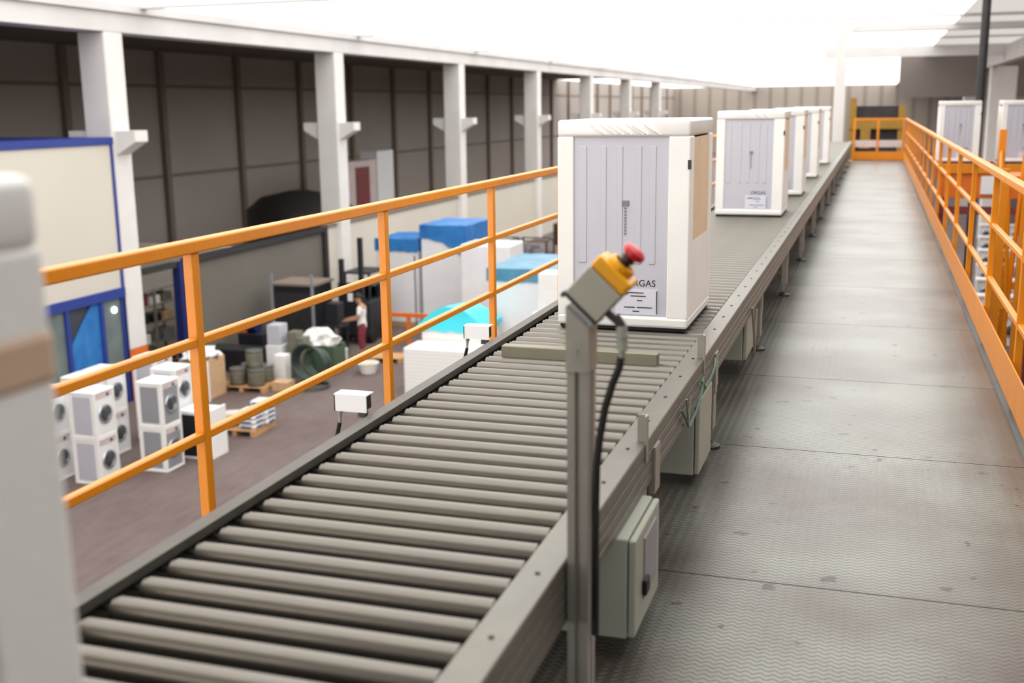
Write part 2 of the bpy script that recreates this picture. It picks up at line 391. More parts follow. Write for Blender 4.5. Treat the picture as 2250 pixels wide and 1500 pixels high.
# storage shelf seen through the doorway
sh = empty('storage_shelf', (-18.9, 25.6, 0), 'grey steel shelving unit in the doorway behind the first column', 'shelf')
fr = MB()
for x in (-.3, .3):
    for y in (-1.2, 0, 1.2): fr.box(x-.03, x+.03, y-.03, y+.03, 0, 2.25)
fr.build('shelf_frame', 'galv', sh)
for z in (.1, .75, 1.3, 1.8, 2.22): MB().box(-.3, .3, -1.2, 1.2, z-.02, z+.02).build('shelf_board', 'galv', sh)
cols_ = ['dark', 'cardboard', 'foam', 'greypanel', 'blackm', 'magenta', 'drum']
desc = {'dark': 'dark steel', 'cardboard': 'brown cardboard', 'foam': 'white', 'greypanel': 'grey', 'blackm': 'black', 'magenta': 'dark red', 'drum': 'olive grey'}
nm = 0
for z in (.12, .77, 1.32, 1.82):
    for j in range(4):
        y = 24.65+.55*j; m_ = cols_[(nm*3+j) % 7]; nm += 1
        hgt = random.uniform(.2, .36)
        lvl = {.12: 'bottom', .77: 'second', 1.32: 'third', 1.82: 'top'}[z]
        o = MB().box(-.2, .24, -.2, .2, 0, hgt, .01, 1).build('storage_box', m_, loc=(-18.9, y, z+.001))
        tag(o, '%s box on the %s shelf behind the doorway, %s from the left' % (desc[m_], lvl, ['first', 'second', 'third', 'fourth'][j]), 'box', 'boxes on the storage shelf')
# tall cabinet beyond the partition
tc_ = empty('tall_cabinet', (-24, 50, 0), 'tall white and dark red cabinet beyond the low wall', 'cabinet')
MB().box(-1, 0, 2.2, 4.2, 0, 4.9, .05).build('body', 'white', tc_)
MB().box(-1, -.1, -1.2, 2.2, 0, 4.5, .05).build('side_housing', 'pinksack', tc_)
MB().box(-.1, -.05, -.2, 1.3, .5, 4.2).build('door', 'magenta', tc_)
db = empty('storage_tank', (-22.5, 41.2, 0), 'dark low tank top behind the grey shutter wall', 'tank')
MB().lathe([(2.2, 0), (2.2, 3.0), (1.6, 3.5), (.4, 3.75)], n=32).build('tank_shell', 'dark', db, True)

# ================================================================== MEZZANINE WALKWAY
WZ = EYE-1.5                # walkway surface
wk = empty('mezzanine_walkway', (0, 0, WZ), 'long steel walkway of grey tread plates beside the roller conveyor', 'walkway')
seams = [-2.5, 1.6, 3.42, 4.88, 6.25, 7.9, 9.6, 11.4, 13.2, 15.0, 17, 19, 21, 23, 25, 27, 29, 31.6]
for a, b in zip(seams, seams[1:]):
    MB().box(-2.15, .668, a+.003, b-.003, -.008, 0).build('tread_plate', 'plate', wk)
MB().box(-2.2, -2.1, -2.5, 31.7, -.25, -.009).box(.70, .78, -2.5, 31.7, -.25, -.009).box(-2.1, .7, -2.5, 31.7, -.06, -.009).build('edge_beam', 'platform', wk)
sup = MB()
for y in (2, 10, 18, 26, 31):
    for x in (-1.95, .55): sup.box(x-.1, x+.1, y-.1, y+.1, -WZ, -.25)
sup.build('support_posts', 'platform', wk)['kind'] = 'stuff'

def railing(x, ys, y0, y1, tops, label, toe_z, s, wpost=.04):
    r = empty('guard_railing', (x, 0, WZ), label, 'railing', None)
    hz = tops
    MB().box(-.025, .025, y0, y1, hz[0]-.042, hz[0], .006, 2).build('handrail', 'yellow', r)
    for z in hz[1:]:
        MB().box(-.015, .015, y0, y1, z-.03, z, .004, 1).build('mid_rail', 'yellow', r)
    for y in ys:
        MB().box(-.018, .018, y-.02, y+.02, 0, hz[0]-.042, .003, 1).build('post', 'yellow', r)
    if toe_z:
        MB().box(-s*.034-.004, -s*.034+.004, y0, y1, .045, toe_z-.01).build('toe_board', 'yellow', r)
    return r
railing(-2.06, [1.565+1.475*i for i in range(20)], -1, 31.5, (1.10, .785, .47), 'yellow guard railing on the left, beyond the rollers and above the hall', .12, -1)
railing(.72, [2.6, 4.25]+[5.88+1.64*i for i in range(16)], 3.2-1, 31.5, (1.09, .76, .43), 'yellow guard railing on the right edge of the walkway', .25, 1)
er = empty('end_railing', (0, 31.6, WZ), 'yellow barrier closing the far end of the walkway', 'railing')
MB().box(-.6, .7, -.03, .03, 1.05, 1.1).build('handrail', 'yellow', er)
MB().box(-.6, .7, -.03, .03, .34, .52).build('mid_rail', 'pinksack', er)
MB().box(-.6, .7, -.03, .03, .01, .22).build('toe_board', 'yellow', er)
for x in (-.58, .02, .66): MB().box(x-.03, x+.03, -.05, -.01, 0, 1.05).build('post', 'yellow', er)

# ================================================================== ROLLER CONVEYOR
RZ = EYE-1.0                # top of rollers
cv = empty('roller_conveyor', (0, 0, WZ), 'long motorised roller conveyor with grey rollers running beside the walkway', 'conveyor')
T = RZ-WZ+.012              # frame top, local z
def frame_profile(s, xo, xi):
    # s=+1 right frame (outer side to +X), grooves on the outer face
    P = [(xi, T), (xo-s*.003, T), (xo, T-.003)]
    z = T-.012
    for g in range(3):
        z -= .028
        P += [(xo, z), (xo-s*.008, z-.002), (xo-s*.008, z-.007), (xo, z-.009)]
        z -= .009
    P += [(xo, T-.148), (xo-s*.05, T-.148), (xo-s*.05, T-.14), (xo-s*.014, T-.14), (xo-s*.014, T-.008), (xi, T-.008)]
    return P
CY0, CY1 = -.6, 31.2
MB().prism(frame_profile(1, -.61, -.69), CY0, CY1).build('side_frame', 'alu', cv)
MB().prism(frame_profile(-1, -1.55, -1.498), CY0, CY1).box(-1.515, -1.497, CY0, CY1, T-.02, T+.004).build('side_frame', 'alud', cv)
bl = MB()
for i in range(100): 
    y = .3+.31*i
    if y > 31: break
    bl.cyl((-.65, y, T), (-.65, y, T+.003), .006, 6)
bl.build('flange_bolts', 'dark', cv)['kind'] = 'stuff'
rm = MB(); rm.cyl((-1.470, 0, 0), (-.705, 0, 0), .029, 24).cyl((-1.482, 0, 0), (-1.470, 0, 0), .025, 16).cyl((-.705, 0, 0), (-.69, 0, 0), .025, 16).cyl((-1.535, 0, 0), (-.625, 0, 0), .007, 8)
r0 = rm.build('roller', 'steel', cv, True)
y = .99; rz_ = RZ-WZ-.029
r0.location = (0, y, rz_)
for i in range(1, 100):
    o = r0.copy(); COL.objects.link(o); o.location = (0, y+.1042*i, rz_)
rest = MB()
ys = [y-.1042*i for i in range(1, 15)]+[y+.1042*i for i in range(100, 290)]
for yy in ys:
    if yy < 31.1: rest.cyl((-1.470, yy, rz_), (-.705, yy, rz_), .029, 12)
rest.build('roller', 'steel', cv, True)['kind'] = 'stuff'
# dark sheet added under the frame as painted shade in the roller gaps
MB().box(-1.53, -.66, CY0, CY1, T-.135, T-.125).build('shade_sheet', 'dark', cv)
# stop bar lying across the rollers in front of the first machine
MB().box(-1.42, -.775, 4.225, 4.275, RZ-WZ-.012, RZ-WZ+.046, .004, 1).build('stop_bar', mat('stop_bar_olive', rgb(136, 131, 112), .5, .3, .05, 5), cv)
# guide brackets standing on the right frame
for yy, h_ in ((3.165, .085), (4.345, .095)):
    MB().box(-.612, -.606, yy-.016, yy+.016, T-.06, T+h_).box(-.638, -.612, yy+.006, yy+.012, T, T+h_).build('guide_bracket', 'galv', cv)
MB().box(-.622, -.602, 3.28, 3.36, T-.2, T-.05).build('joint_plate', 'galv', cv)
MB().box(-.622, -.602, 4.66, 4.74, T-.2, T-.05).build('joint_plate', 'galv', cv)
legs = [1.35, 3.2, 4.82, 6.93]+[6.93+2.1*i for i in range(1, 12)]
for yy in legs:
    for x in (-.645, -1.505):
        lg = MB().box(x-.022, x+.022, yy-.045, yy+.045, .09, T-.13, .004, 1).box(x-.03, x-.024+.05, yy-.03, yy+.03, T-.26, T-.1).build('leg', 'galv', cv)
        MB().cyl((x, yy, .012), (x, yy, .1), .009, 8).build('spindle', 'chrome', lg)
        MB().lathe([(.052, 0), (.05, .012), (.02, .022), (.014, .03)], (x, yy, 0)).build('foot', 'black', lg)
    MB().box(-1.483, -.667, yy-.02, yy+.02, .12, .165).build('crossbar', 'alu', cv); MB().box(-1.483, -.667, yy-.02, yy+.02, .2, .23).build('crossbar', 'alu', cv)
# cable loops hanging on the frame
cb = MB()
for (a, b) in ((3.75, 4.25), (4.2, 4.6)):
    pts = [(-.6+.006*math.sin(t*9), a+(b-a)*t, T-.055-.12*math.sin(PI*t)*(1 if a < 4 else .6)) for t in [i/14 for i in range(15)]]
    cb.tube(pts, .005, 6)
cb.build('wiring', mat('green_wire', rgb(96, 128, 112), .5), cv, True)
cb = MB()
cb.tube([(-.598, 3.85, T-.04), (-.596, 3.87, T-.1), (-.598, 3.9, T-.16), (-.6, 3.93, T-.1), (-.6, 3.95, T-.05)], .004, 6)
cb.tube([(-.6, 6.1, T-.1), (-.59, 6.15, T-.25), (-.59, 6.2, T-.38), (-.6, 6.3, T-.33), (-.6, 6.35, T-.15)], .007, 6)
cb.build('wiring', 'galv', cv, True)

# ------------------------------------------------------------------ electrical cabinets under the frame
def cabinet(y0, y1, z0, z1, x0, x1, label, handle=True):
    r = empty('electrical_cabinet', (x1, y0, z0), label, 'electrical cabinet', 'cabinets hung under the conveyor')
    W = x1-x0; D = y1-y0; H = z1-z0
    MB().box(-W, -.022, 0, D, 0, H, .004, 1).build('housing', 'cream', r)
    d = MB().box(-.019, 0, .004, D-.004, .004, H-.004, .004, 1).build('door', 'cream', r)
    if handle:
        MB().box(0, .004, D*.34, D*.82, H*.25, H*.86, .0).build('window', 'greypanel', d)
        MB().box(.002, .014, D*.28, D*.42, H*.3, H*.46, .003, 1).build('handle', 'black', d)
    return r
cabinet(2.77, 3.13, EYE-1.43, EYE-1.14, -.80, -.560, 'pale electrical cabinet with black latch, nearest under the conveyor')
cabinet(4.27, 4.62, EYE-1.455, EYE-1.14, -.80, -.61, 'plain pale cabinet under the conveyor just before the first machine', False)
cabinet(6.15, 6.55, EYE-1.40, EYE-1.14, -.82, -.63, 'farther pale cabinet under the conveyor below the first machine', False)

# ------------------------------------------------------------------ emergency stop post (foreground)
es = empty('emergency_stop_station', (-.582, 2.275, WZ), 'red emergency stop button on yellow and grey box atop an aluminium post', 'emergency stop')
pz = EYE-.425-WZ
pf = MB(); a = .0235
prof = [(-a, -.034), (-.006, -.034), (-.006, -.026), (.006, -.026), (.006, -.034), (a, -.034), (a, -.006), (a-.007, -.006), (a-.007, .006), (a, .006), (a, .034), (-a, .034)]
pf.prism(prof, .02, pz-.03, 'XY')
pf.build('post', MT['postalu'], es)
MB().box(-.055, .05, -.06, .06, 0, .018, .003, 1).build('base_plate', 'alud', es)
MB().prism([(-a-.002, pz-.13), (a+.002, pz-.13), (a+.002, pz-.035), (-a-.002, pz+.012)], -.037, .037).cyl((-.004, -.040, pz-.085), (-.004, -.036, pz-.085), .006, 12).build('bracket', 'galv', es)
# tilted box: local frame, base plane through the post top
tilt = empty('x', (0, 0, 0), 'x', 'x')
bpy.data.objects.remove(tilt)
ang = math.radians(43)
nx, nz = math.sin(ang), math.cos(ang)      # lid normal leans to +X
bx = Vector((.006, 0, pz+.010))             # middle of the base plate
Rt = Euler((0, ang, 0))
def onbox(mb, name, m, parent=es, smooth=False):
    o = mb.build(name, m, parent, smooth); 
    if parent is es: o.location = bx; o.rotation_euler = Rt
    return o
onbox(MB().box(-.049, .049, -.040, .040, -.004, .001).cyl((-.046, -.03, -.012), (-.046, -.03, 0), .005, 8).cyl((-.046, .02, -.012), (-.046, .02, 0), .005, 8), 'mount_plate', 'dark')
onbox(MB().box(-.047, .047, -.037, .037, .001, .080, .004, 2), 'enclosure', 'estop_g')
lid = onbox(MB().box(-.047, .047, -.037, .037, .0805, .112, .006, 2), 'lid', 'estop_y')
onbox(MB().lathe([(.03, .112), (.032, .118), (.030, .126), (.024, .127), (.022, .118)]).lathe([(.012, .124), (.012, .13)]), 'collar', 'estop_y', smooth=True)
onbox(MB().cyl((0, 0, .112), (0, 0, .147), .0125, 20).cyl((0, 0, .136), (0, 0, .141), .0165, 20), 'stem', 'dark', smooth=True)
onbox(MB().lathe([(.012, .143), (.0245, .150), (.0265, .156), (.0255, .162), (.018, .167), (.006, .1695)], n=32), 'push_button', 'red', smooth=True)
# gland and cable
gx, gz = -.491+.582, EYE-WZ
MB().cyl((gx-.058, -.02, gz-.405), (gx-.012, -.02, gz-.440), .009, 12).cyl((gx-.014, -.02, gz-.432), (gx+.002, -.02, gz-.455), .011, 10).build('elbow', 'dark', es, True)
MB().cyl((gx+.001, -.02, gz-.452), (gx+.003, -.02, gz-.505), .012, 10).cyl((gx+.002, -.02, gz-.470), (gx+.002, -.02, gz-.478), .0145, 6).cyl((gx+.003, -.02, gz-.505), (gx+.001, -.02, gz-.530), .007, 10).build('cable_gland', 'cream', es, True)
cp = [(gx+.001, -.02, gz-.520), (gx-.004, -.02, gz-.545), (gx-.018, -.02, gz-.580), (gx-.034, -.02, gz-.635), (gx-.045, -.02, gz-.70), (gx-.051, -.022, gz-.76), (gx-.053, -.022, gz-.85), (gx-.053, -.022, gz-1.0), (gx-.053, -.022, gz-1.16)]
MB().tube([tuple(p) for p in cp], .0085, 10).build('cable', 'black', es, True)

# ------------------------------------------------------------------ switch boxes on the left frame
def switch_box(y, x, z, label):
    r = empty('switch_box', (x, y, z), label, 'switch box', 'switch boxes on the left conveyor frame')
    MB().box(-.06, .058, 0, .06, 0, .004).box(-.06, .058, 0, .004, -.055, 0).box(-.06, -.056, 0, .06, -.055, 0).build('cover', 'white', r)
    MB().box(-.05, .05, .008, .056, -.05, -.004).build('switch_body', 'black', r)
    MB().box(.01, .016, .03, .05, -.075, -.05).box(.01, .075, .03, .05, -.082, -.075).build('bracket', 'alud', r)
    MB().cyl((.032, .02, -.066), (.032, .045, -.066), .012, 12).build('roller_knob', 'dark', r)
    MB().cyl((-.048, .02, -.052), (-.05, .02, -.068), .009, 8).cyl((-.05, .02, -.068), (-.052, .02, -.105), .006, 8).build('cable_gland', 'cream', r)
    MB().tube([(-.052, .02, -.10), (-.062, .02, -.14), (-.085, .02, -.20), (-.09, .02, -.30), (-.07, .02, -.50)], .0075, 8).build('cable', 'black', r, True)
    return r
switch_box(3.25, -1.626, EYE-.935, 'small white switch box with black cable on the left frame, the nearer one')
switch_box(4.5, -1.626, EYE-.940, 'small white switch box on the left frame in front of the turquoise tarp')

# ================================================================== SHROUDED MACHINES ON THE ROLLERS
def shrouded():
    r = empty('wrapped_machine', (0, 0, 0), 'x', 'washing machine')
    W, D, H = .60, .70, .94
    MB().box(-.235, .215, .012, D-.04, .062, H-.07).build('body', 'lilac', r)
    rb = MB()
    for x0, x1 in ((-.205, -.165), (-.105, -.075), (-.03, .0), (.055, .085), (.12, .15)):
        rb.box(x0, x1, .008, .02, .30, H-.115, .0035, 2)
    rb.build('panel_ribs', 'lilac', r)
    MB().box(-W/2, -.225, 0, .12, .055, H-.073, .006, 2).build('corner_post', 'foam', r)
    MB().box(.205, W/2, 0, .12, .055, H-.073, .006, 2).build('corner_post', 'foam', r)
    MB().box(-W/2, -.225, D-.12, D, .055, H-.073, .006, 2).build('corner_post', 'foam', r)
    MB().box(.205, W/2, D-.12, D, .055, H-.073, .006, 2).build('corner_post', 'foam', r)
    MB().box(-W/2-.001, W/2+.001, -.003, D+.003, .012, .062, .012, 2).build('base_tray', 'foam', r)
    MB().box(-W/2+.01, W/2-.01, .01, D-.01, 0, .013).build('base_shadow', 'black', r)  # black strip stands in for the shadow line under the machine
    tp = MB().box(-W/2, W/2, -.002, D+.002, H-.075, H, .014, 3).build('top_cap', 'film', r, True)
    cr_ = MB()
    for i in range(7):
        x = -.12+.04*i+random.uniform(-.01, .01)
        cr_.tube([(x-.03, -.004, H-.02), (x, -.006, H-.04), (x+.045, -.004, H-.066)], .003, 5)
    cr_.build('film_creases', 'film', tp, True)
    MB().box(W/2-.004, W/2-.001, .12, D-.12, .4, H-.08).build('cardboard_edge', 'tan', r)
    MB().box(W/2-.004, W/2-.001, .12, D-.12, .055, .4).build('side_wrap', 'foam', r)
    MB().box(-W/2+.001, -W/2+.004, .12, D-.12, .055, H-.09).build('side_wrap', 'foam', r)
    MB().box(.29, .305, -.002, .004, H-.215, H-.175).build('strap_slot', 'dark', r)
    lb = MB().box(-.03, .165, .0085, .0125, .07, .185).build('label', 'paper', r)
    ln = MB()
    for x0, x1, z in ((.02, .12, .185), (.0, .05, .178), (.06, .13, .17), (.09, .115, .15), (.03, .08, .118), (.09, .16, .118), (.07, .10, .1)): ln.box(x0-.02, x1-.02, .007, .0085, z-.017, z-.013)
    ln.box(.158, .162, .007, .0085, .075, .18); ln.build('print', 'print', lb)
    text_mesh('ORGAS', .042, 'lettering', 'print', r, (.085, .011, .200), (PI/2, 0, 0))
    st = MB().box(-.004, .028, .006, .0125, .56, .585).build('printed_mark', 'printg', r)
    s2 = MB()
    for i in range(9): s2.box(.008, .016, .006, .0125, .545-.014*i, .553-.014*i)
    s2.build('print', 'printg', st)
    return r
g = 'machines in white film and foam riding the conveyor'
proto = shrouded()
put(proto, (-1.068, 4.905, RZ), 'foam-cornered white machine directly behind the red stop button', g)
for (x, y_, lab) in ((-1.083, 10.33, 'second white machine along the rollers, with black shadow line beneath'),
                     (-1.06, 12.75, 'third machine along the rollers, only its right edge showing'),
                     (-1.06, 15.9, 'fourth machine along the rollers, a thin white sliver'),
                     (-1.06, 19.6, 'farthest machine on the rollers, the last white sliver')):
    put(copy_tree(proto), (x, y_, RZ), lab, g)
nb = put(copy_tree(proto), (-1.10, .225, RZ), 'blurred white machine with brown tape band, cut off by the left frame edge', g)
MB().box(-.302, .303, -.004, .704, .725, .785, .01, 2).build('tape_band', 'tape', nb)

# ================================================================== HALL: WASHING MACHINES IN STACKS
def washer(side, face='white'):
    r = empty('washing_machine', (0, 0, 0), 'x', 'washing machine')
    MB().box(-.29, .29, -.27, .29, .04, .87, .01, 2).build('body', 'white', r)
    MB().box(-.3, .3, -.3, .3, .865, .91, .012, 2).build('top_cover', 'foam', r)
    MB().box(-.3, .3, -.3, .3, 0, .045, .012, 2).build('base_tray', 'foam', r)
    for sx in (-1, 1):
        MB().box(sx*.292-.006, sx*.292+.006, -.2, .2, .09, .82).build('side_panel', side, r)
        for sy in (-1, 1):
            MB().box(sx*.272-.026, sx*.272+.026, sy*.262-.036, sy*.262+.036, .04, .87, .006, 1).build('corner_post', 'foam', r)
    MB().box(-.24, .24, -.285, -.272, .06, .76).build('front_panel', face, r)
    MB().box(-.24, .24, -.29, -.272, .765, .86).build('control_panel', 'pinksack', r)
    MB().cyl((.1, -.305, .81), (.1, -.288, .81), .03, 16).build('knob', 'dark', r)
    MB().torus((0, -.29, .44), .165, .028, (0, 1, 0), 32, 8).build('door_ring', 'chrome', r, True)
    MB().lathe([(.15, 0), (.13, .02), (.05, .035)], (0, -.285, .44), (0, -1, 0), 24).build('door_glass', 'glass', r, True)
    return r
pa = washer('lilac'); pb = washer('greypanel', 'greypanel'); pc = washer('blackm')
g2 = 'washing machines stacked on the hall floor'
H1 = .912
def stack(p, x, y_, labs, first=[set()]):
    for i, lab in enumerate(labs):
        if id(p) in first[0]: o = copy_tree(p)
        else: o = p; first[0].add(id(p))
        put(o, (x, y_, H1*i), lab, g2, PI/2)
stack(pa, -14.07, 17.17, ['lower washing machine of the front white stack by the left frame edge', 'upper washing machine of the front white stack by the left frame edge'])
stack(pb, -13.30, 18.18, ['lower grey-sided washing machine, right stack next to the yellow post', 'upper grey-sided washing machine, right stack next to the yellow post'])
stack(pc, -15.02, 17.0, ['lower dark-sided machine peeking behind the blurred foreground machine', 'upper dark-sided machine peeking behind the blurred foreground machine'])
stack(pa, -15.0, 18.1, ['lower white machine hidden behind the front white stack', 'upper white machine with wide pale top behind the front stack'])
stack(pa, -15.0, 18.75, ['lower white machine farther behind the front stack', 'upper white machine farther behind the front stack, below the blue window'])
stack(pa, -14.75, 20.05, ['lower rear machine beside the orange column base', 'upper rear machine in front of the orange column base'])
stack(pa, -13.72, 19.25, ['lower machine behind the grey-sided stack', 'upper machine just behind the grey-sided stack'])
# black fronted appliance with white top
ap = empty('black_appliance', (-12.98, 19.15, 0), 'low black-sided appliance with white top behind the nearest yellow post', 'appliance')
MB().box(-.36, .34, -.28, .28, .03, .92, .01).build('body', 'blackm', ap)
MB().box(-.38, .36, -.3, .3, .92, 1.0, .01).build('worktop', 'white', ap)
MB().box(.345, .385, -.3, .3, .0, 1.04, .008).build('foam_edge', 'foam', ap)
MB().box(-.38, .36, -.3, .3, 0, .03).build('base', 'foam', ap)

# ------------------------------------------------------------------ pallets and goods on the hall floor
def pallet(x, y_, w_, d_, rz, label):
    r = empty('wooden_pallet', (x, y_, 0), label, 'pallet', None, rz)
    n = 6
    for i in range(n):
        a = -d_/2+i*(d_-.1)/(n-1)
        MB().box(-w_/2, w_/2, a, a+.1, .118, .14).build('deck_board', 'wood', r)
    for x_ in (-w_/2+.06, 0, w_/2-.06):
        MB().box(x_-.05, x_+.05, -d_/2, d_/2, .018, .118).build('bearer', 'wood', r)
        MB().box(x_-.05, x_+.05, -d_/2, d_/2, 0, .018).build('bottom_board', 'wood', r)
    return r
pallet(-13.12, 20.98, 1.0, 1.0, .05, 'pale wooden pallet carrying white and blue sacks')
gs = 'white and blue sacks on the front pallet'
def sackmesh(m, w_, d_, h_):
    mb = MB().box(-w_/2, w_/2, -d_/2, d_/2, 0, h_, h_*.42, 3)
    return mb.build('sack', m, None, True)
rows = ('bottom', 'second', 'third', 'fourth', 'top')
s0 = None
for cx_, cy_, nm_ in ((-12.83, 20.78, 'front'), (-12.79, 21.22, 'rear right')):
    for i in range(5 if nm_ != 'front' else 4):
        if s0 is None:
            s0 = empty('sack', (0, 0, 0), 'x', 'sack'); 
            q = sackmesh('sack', .42, .40, .105); q.name = 'bag'; q.parent = s0
            MB().box(.208, .214, -.13, .13, .03, .075).box(-.14, .12, -.206, -.198, .03, .072).build('printed_band', 'bluep', s0)
            o = s0
        else: o = copy_tree(s0)
        put(o, (cx_, cy_, .141+.106*i), '%s sack of the %s column on the front pallet' % (rows[i], nm_), gs, random.uniform(-.05, .05))
s1 = sackmesh('pinksack', .42, .42, .15); tag(s1, 'pinkish crumpled bag on the left of the front pallet', 'sack'); s1.location = (-13.42, 20.85, .141)
s2 = sackmesh('pinksack', .36, .36, .15); tag(s2, 'pinkish bag lying on top of another at the left of the pallet', 'sack'); s2.location = (-13.36, 20.88, .292); s2.rotation_euler = (0, 0, .5)
s2_ = sackmesh('drum', .3, .4, .2); tag(s2_, 'dark olive bag between the pink and blue sacks', 'sack'); s2_.location = (-13.2, 21.32, .141)

pallet(-15.05, 24.45, 1.3, 1.0, .04, 'dark-stained pallet carrying grey coils below the cardboard carton')
gd = 'grey wire drums on the rear pallet'
def drum(x, y_, z, label, first=[None]):
    if first[0] is None:
        r = empty('wire_drum', (0, 0, 0), 'x', 'drum')
        MB().lathe([(.21, 0), (.215, .01), (.215, .40), (.21, .42)], n=24).build('shell', 'drum', r, True)
        MB().torus((0, 0, .03), .213, .012).torus((0, 0, .39), .213, .012).build('hoop', 'dark', r, True)
        MB().lathe([(.2, .42), (.2, .43)], n=24).build('lid', 'chrome', r)
        first[0] = r; o = r
    else: o = copy_tree(first[0])
    put(o, (x, y_, z), label, gd)
drum(-15.25, 24.2, .141, 'left drum on the lower layer of the rear pallet')
drum(-14.72, 24.2, .141, 'right drum on the lower layer of the rear pallet')
drum(-15.22, 24.72, .141, 'back left drum on the rear pallet')
drum(-14.75, 24.7, .141, 'back right drum on the rear pallet')
drum(-14.9, 24.45, .575, 'drum standing on top of the others on the rear pallet')
# carton with plastic
ct = empty('cardboard_carton', (-15.75, 23.4, 0), 'open brown cardboard carton beside the nearest yellow post', 'carton')
MB().box(-.4, .4, -.4, .4, 0, 1.0, .01).build('box', 'cardboard', ct)
def lump(name, m, w_, d_, h_, parent=None, seed=1, amp=.25):
    rnd = random.Random(seed); bm = bmesh.new(); bmesh.ops.create_icosphere(bm, subdivisions=3, radius=1)
    for v in bm.verts:
        n = v.co.copy(); k_ = 1+rnd.uniform(-amp, amp)
        v.co = Vector((n.x*w_/2*k_, n.y*d_/2*k_, max(n.z, -.05)*h_*k_))
        if v.co.z < .001: v.co.z = .001
    mb = MB(); mb.bm.free(); mb.bm = bm
    return mb.build(name, m, parent, False)
lp = lump('plastic_film', 'film', .85, .85, .26, None, 3, .3); tag(lp, 'crumpled clear plastic heaped on the cardboard carton', 'plastic film'); lp.location = (-15.75, 23.4, 1.0)
fe = MB().box(-.03, .03, -.03, .03, 0, 1.0, .005).build('foam_strip', 'foam'); tag(fe, 'thin upright white foam strip standing against the carton', 'foam strip'); fe.location = (-15.28, 22.9, 0)
# white boxes behind
wb = empty('parts_cabinet', (-14.9, 25.9, 0), 'white two-tier cabinet standing behind the drum pallet', 'cabinet')
MB().box(-.35, .1, -.25, .25, 0, .85, .01).build('lower_case', 'white', wb); MB().box(-.32, .06, -.22, .22, .85, 1.4, .01).build('upper_case', 'lilac', wb)
fb = MB().box(-.28, .0, -.2, .2, 0, 1.2).box(.02, .2, -.2, .2, 0, 1.05).build('binder_stack', 'drum'); tag(fb, 'olive and white upright panels leaning beside the white cabinet', 'panels'); fb.location = (-14.42, 26.0, 0)
wbx = MB().box(-.16, .16, -.16, .16, 0, .72, .01).build('white_carton', 'foam'); tag(wbx, 'narrow white carton between drums and hose coil', 'carton'); wbx.location = (-14.58, 25.3, 0)
bx_ = MB().box(-.22, .22, -.2, .2, 0, .24, .005).build('open_crate', 'cardboard'); tag(bx_, 'small brown open crate at the foot of the hose coil', 'crate'); bx_.location = (-14.1, 24.45, 0)
# hose coil leaning upright
hc = empty('hose_coil', (-13.72, 25.2, 0), 'large dark green hose coil standing upright on the hall floor', 'hose coil')
mb = MB()
for i in range(6): mb.torus((0, .05*i-.1, .58-.012*i), .50-.012*i, .034, (.12, 1, .1), 36, 8)
mb.build('coil', 'hose', hc, True)
mb = MB()
for i in range(4): mb.torus((.03*i, .25+.05*i, .50), .38, .022, (.3, 1, .1), 30, 6)
mb.build('green_coil', 'hoseg', hc, True)
mb = MB()
for i in range(3): mb.torus((.25+.05*i, -.35, .025+.03*i), .42-.04*i, .016, (0, 0, 1), 30, 6)
mb.build('loose_loop', 'hose', hc, True)
fo = lump('foam_offcuts', 'foam', 1.1, .7, .38, None, 5, .25); tag(fo, 'pile of white foam pieces above the hose coil', 'foam offcuts'); fo.location = (-14.1, 26.6, .78)
fob = MB().box(-.55, .55, -.35, .35, 0, .78, .02).build('wire_bin', 'hoseg'); tag(fob, 'green-grey wire bin under the white foam pieces', 'bin'); fob.location = (-14.1, 26.6, 0)
# black machines
bmx = empty('black_cabinet_machine', (-16.05, 29.3, 0), 'tall black machine cabinet against the grey shutter', 'machine')
MB().box(-.7, .65, -.6, .6, 0, 1.95, .03).build('body', 'blackm', bmx)
MB().box(-.62, .6, -.62, -.6, .1, 1.75).build('door', 'dark', bmx)
MB().box(-.75, .7, -.65, .65, 1.95, 2.02).build('top_tray', 'rib', bmx)
MB().box(-.72, -.64, -.66, -.62, 0, 2.3).build('upright', 'greypanel', bmx); MB().box(.6, .68, -.66, -.62, 0, 2.3).build('upright', 'greypanel', bmx)
fk = empty('forklift_truck', (-14.8, 30.9, 0), 'black forklift truck with raised mast behind the worker', 'forklift')
MB().box(-.45, .45, -.7, .7, .15, 1.3, .08).box(-.4, .4, .3, .7, 1.2, 1.7, .08).build('chassis', 'blackm', fk)
for sx in (-.32, .32): MB().box(sx-.06, sx+.06, -.95, -.8, .05, 3.25 if sx > 0 else 2.6).build('mast', 'blackm', fk)
MB().box(-.4, .4, -1.0, -.95, .3, 1.9).build('carriage', 'blackm', fk)
gd_ = MB()
for sx in (-.4, .4):
    for sy in (-.5, .6): gd_.box(sx-.03, sx+.03, sy-.03, sy+.03, 1.1, 2.1)
gd_.box(-.45, .45, -.55, .65, 2.1, 2.16); gd_.build('overhead_guard', 'dark', fk)
for sx in (-.42, .42):
    for sy in (-.5, .5): MB().cyl((sx-.09, sy, .24), (sx+.09, sy, .24), .24, 20).build('wheel', 'black', fk)
MB().box(-.25, .25, -.1, .35, 1.15, 1.3, .03).box(-.25, .25, .3, .4, 1.3, 1.75, .03).build('seat', 'greypanel', fk)
MB().box(-.08, .08, -1.02, -1.0, 1.35, 1.6).build('data_plate', 'white', fk)
ws = empty('work_stand', (-14.55, 28.55, 0), 'dark steel work stand where the man in white works', 'stand')
MB().box(-.35, .2, -.3, .3, .85, .92).build('top', 'dark', ws)
for sx in (-.3, .15):
    for sy in (-.25, .25): MB().box(sx-.025, sx+.025, sy-.025, sy+.025, 0, .85).build('leg', 'dark', ws)
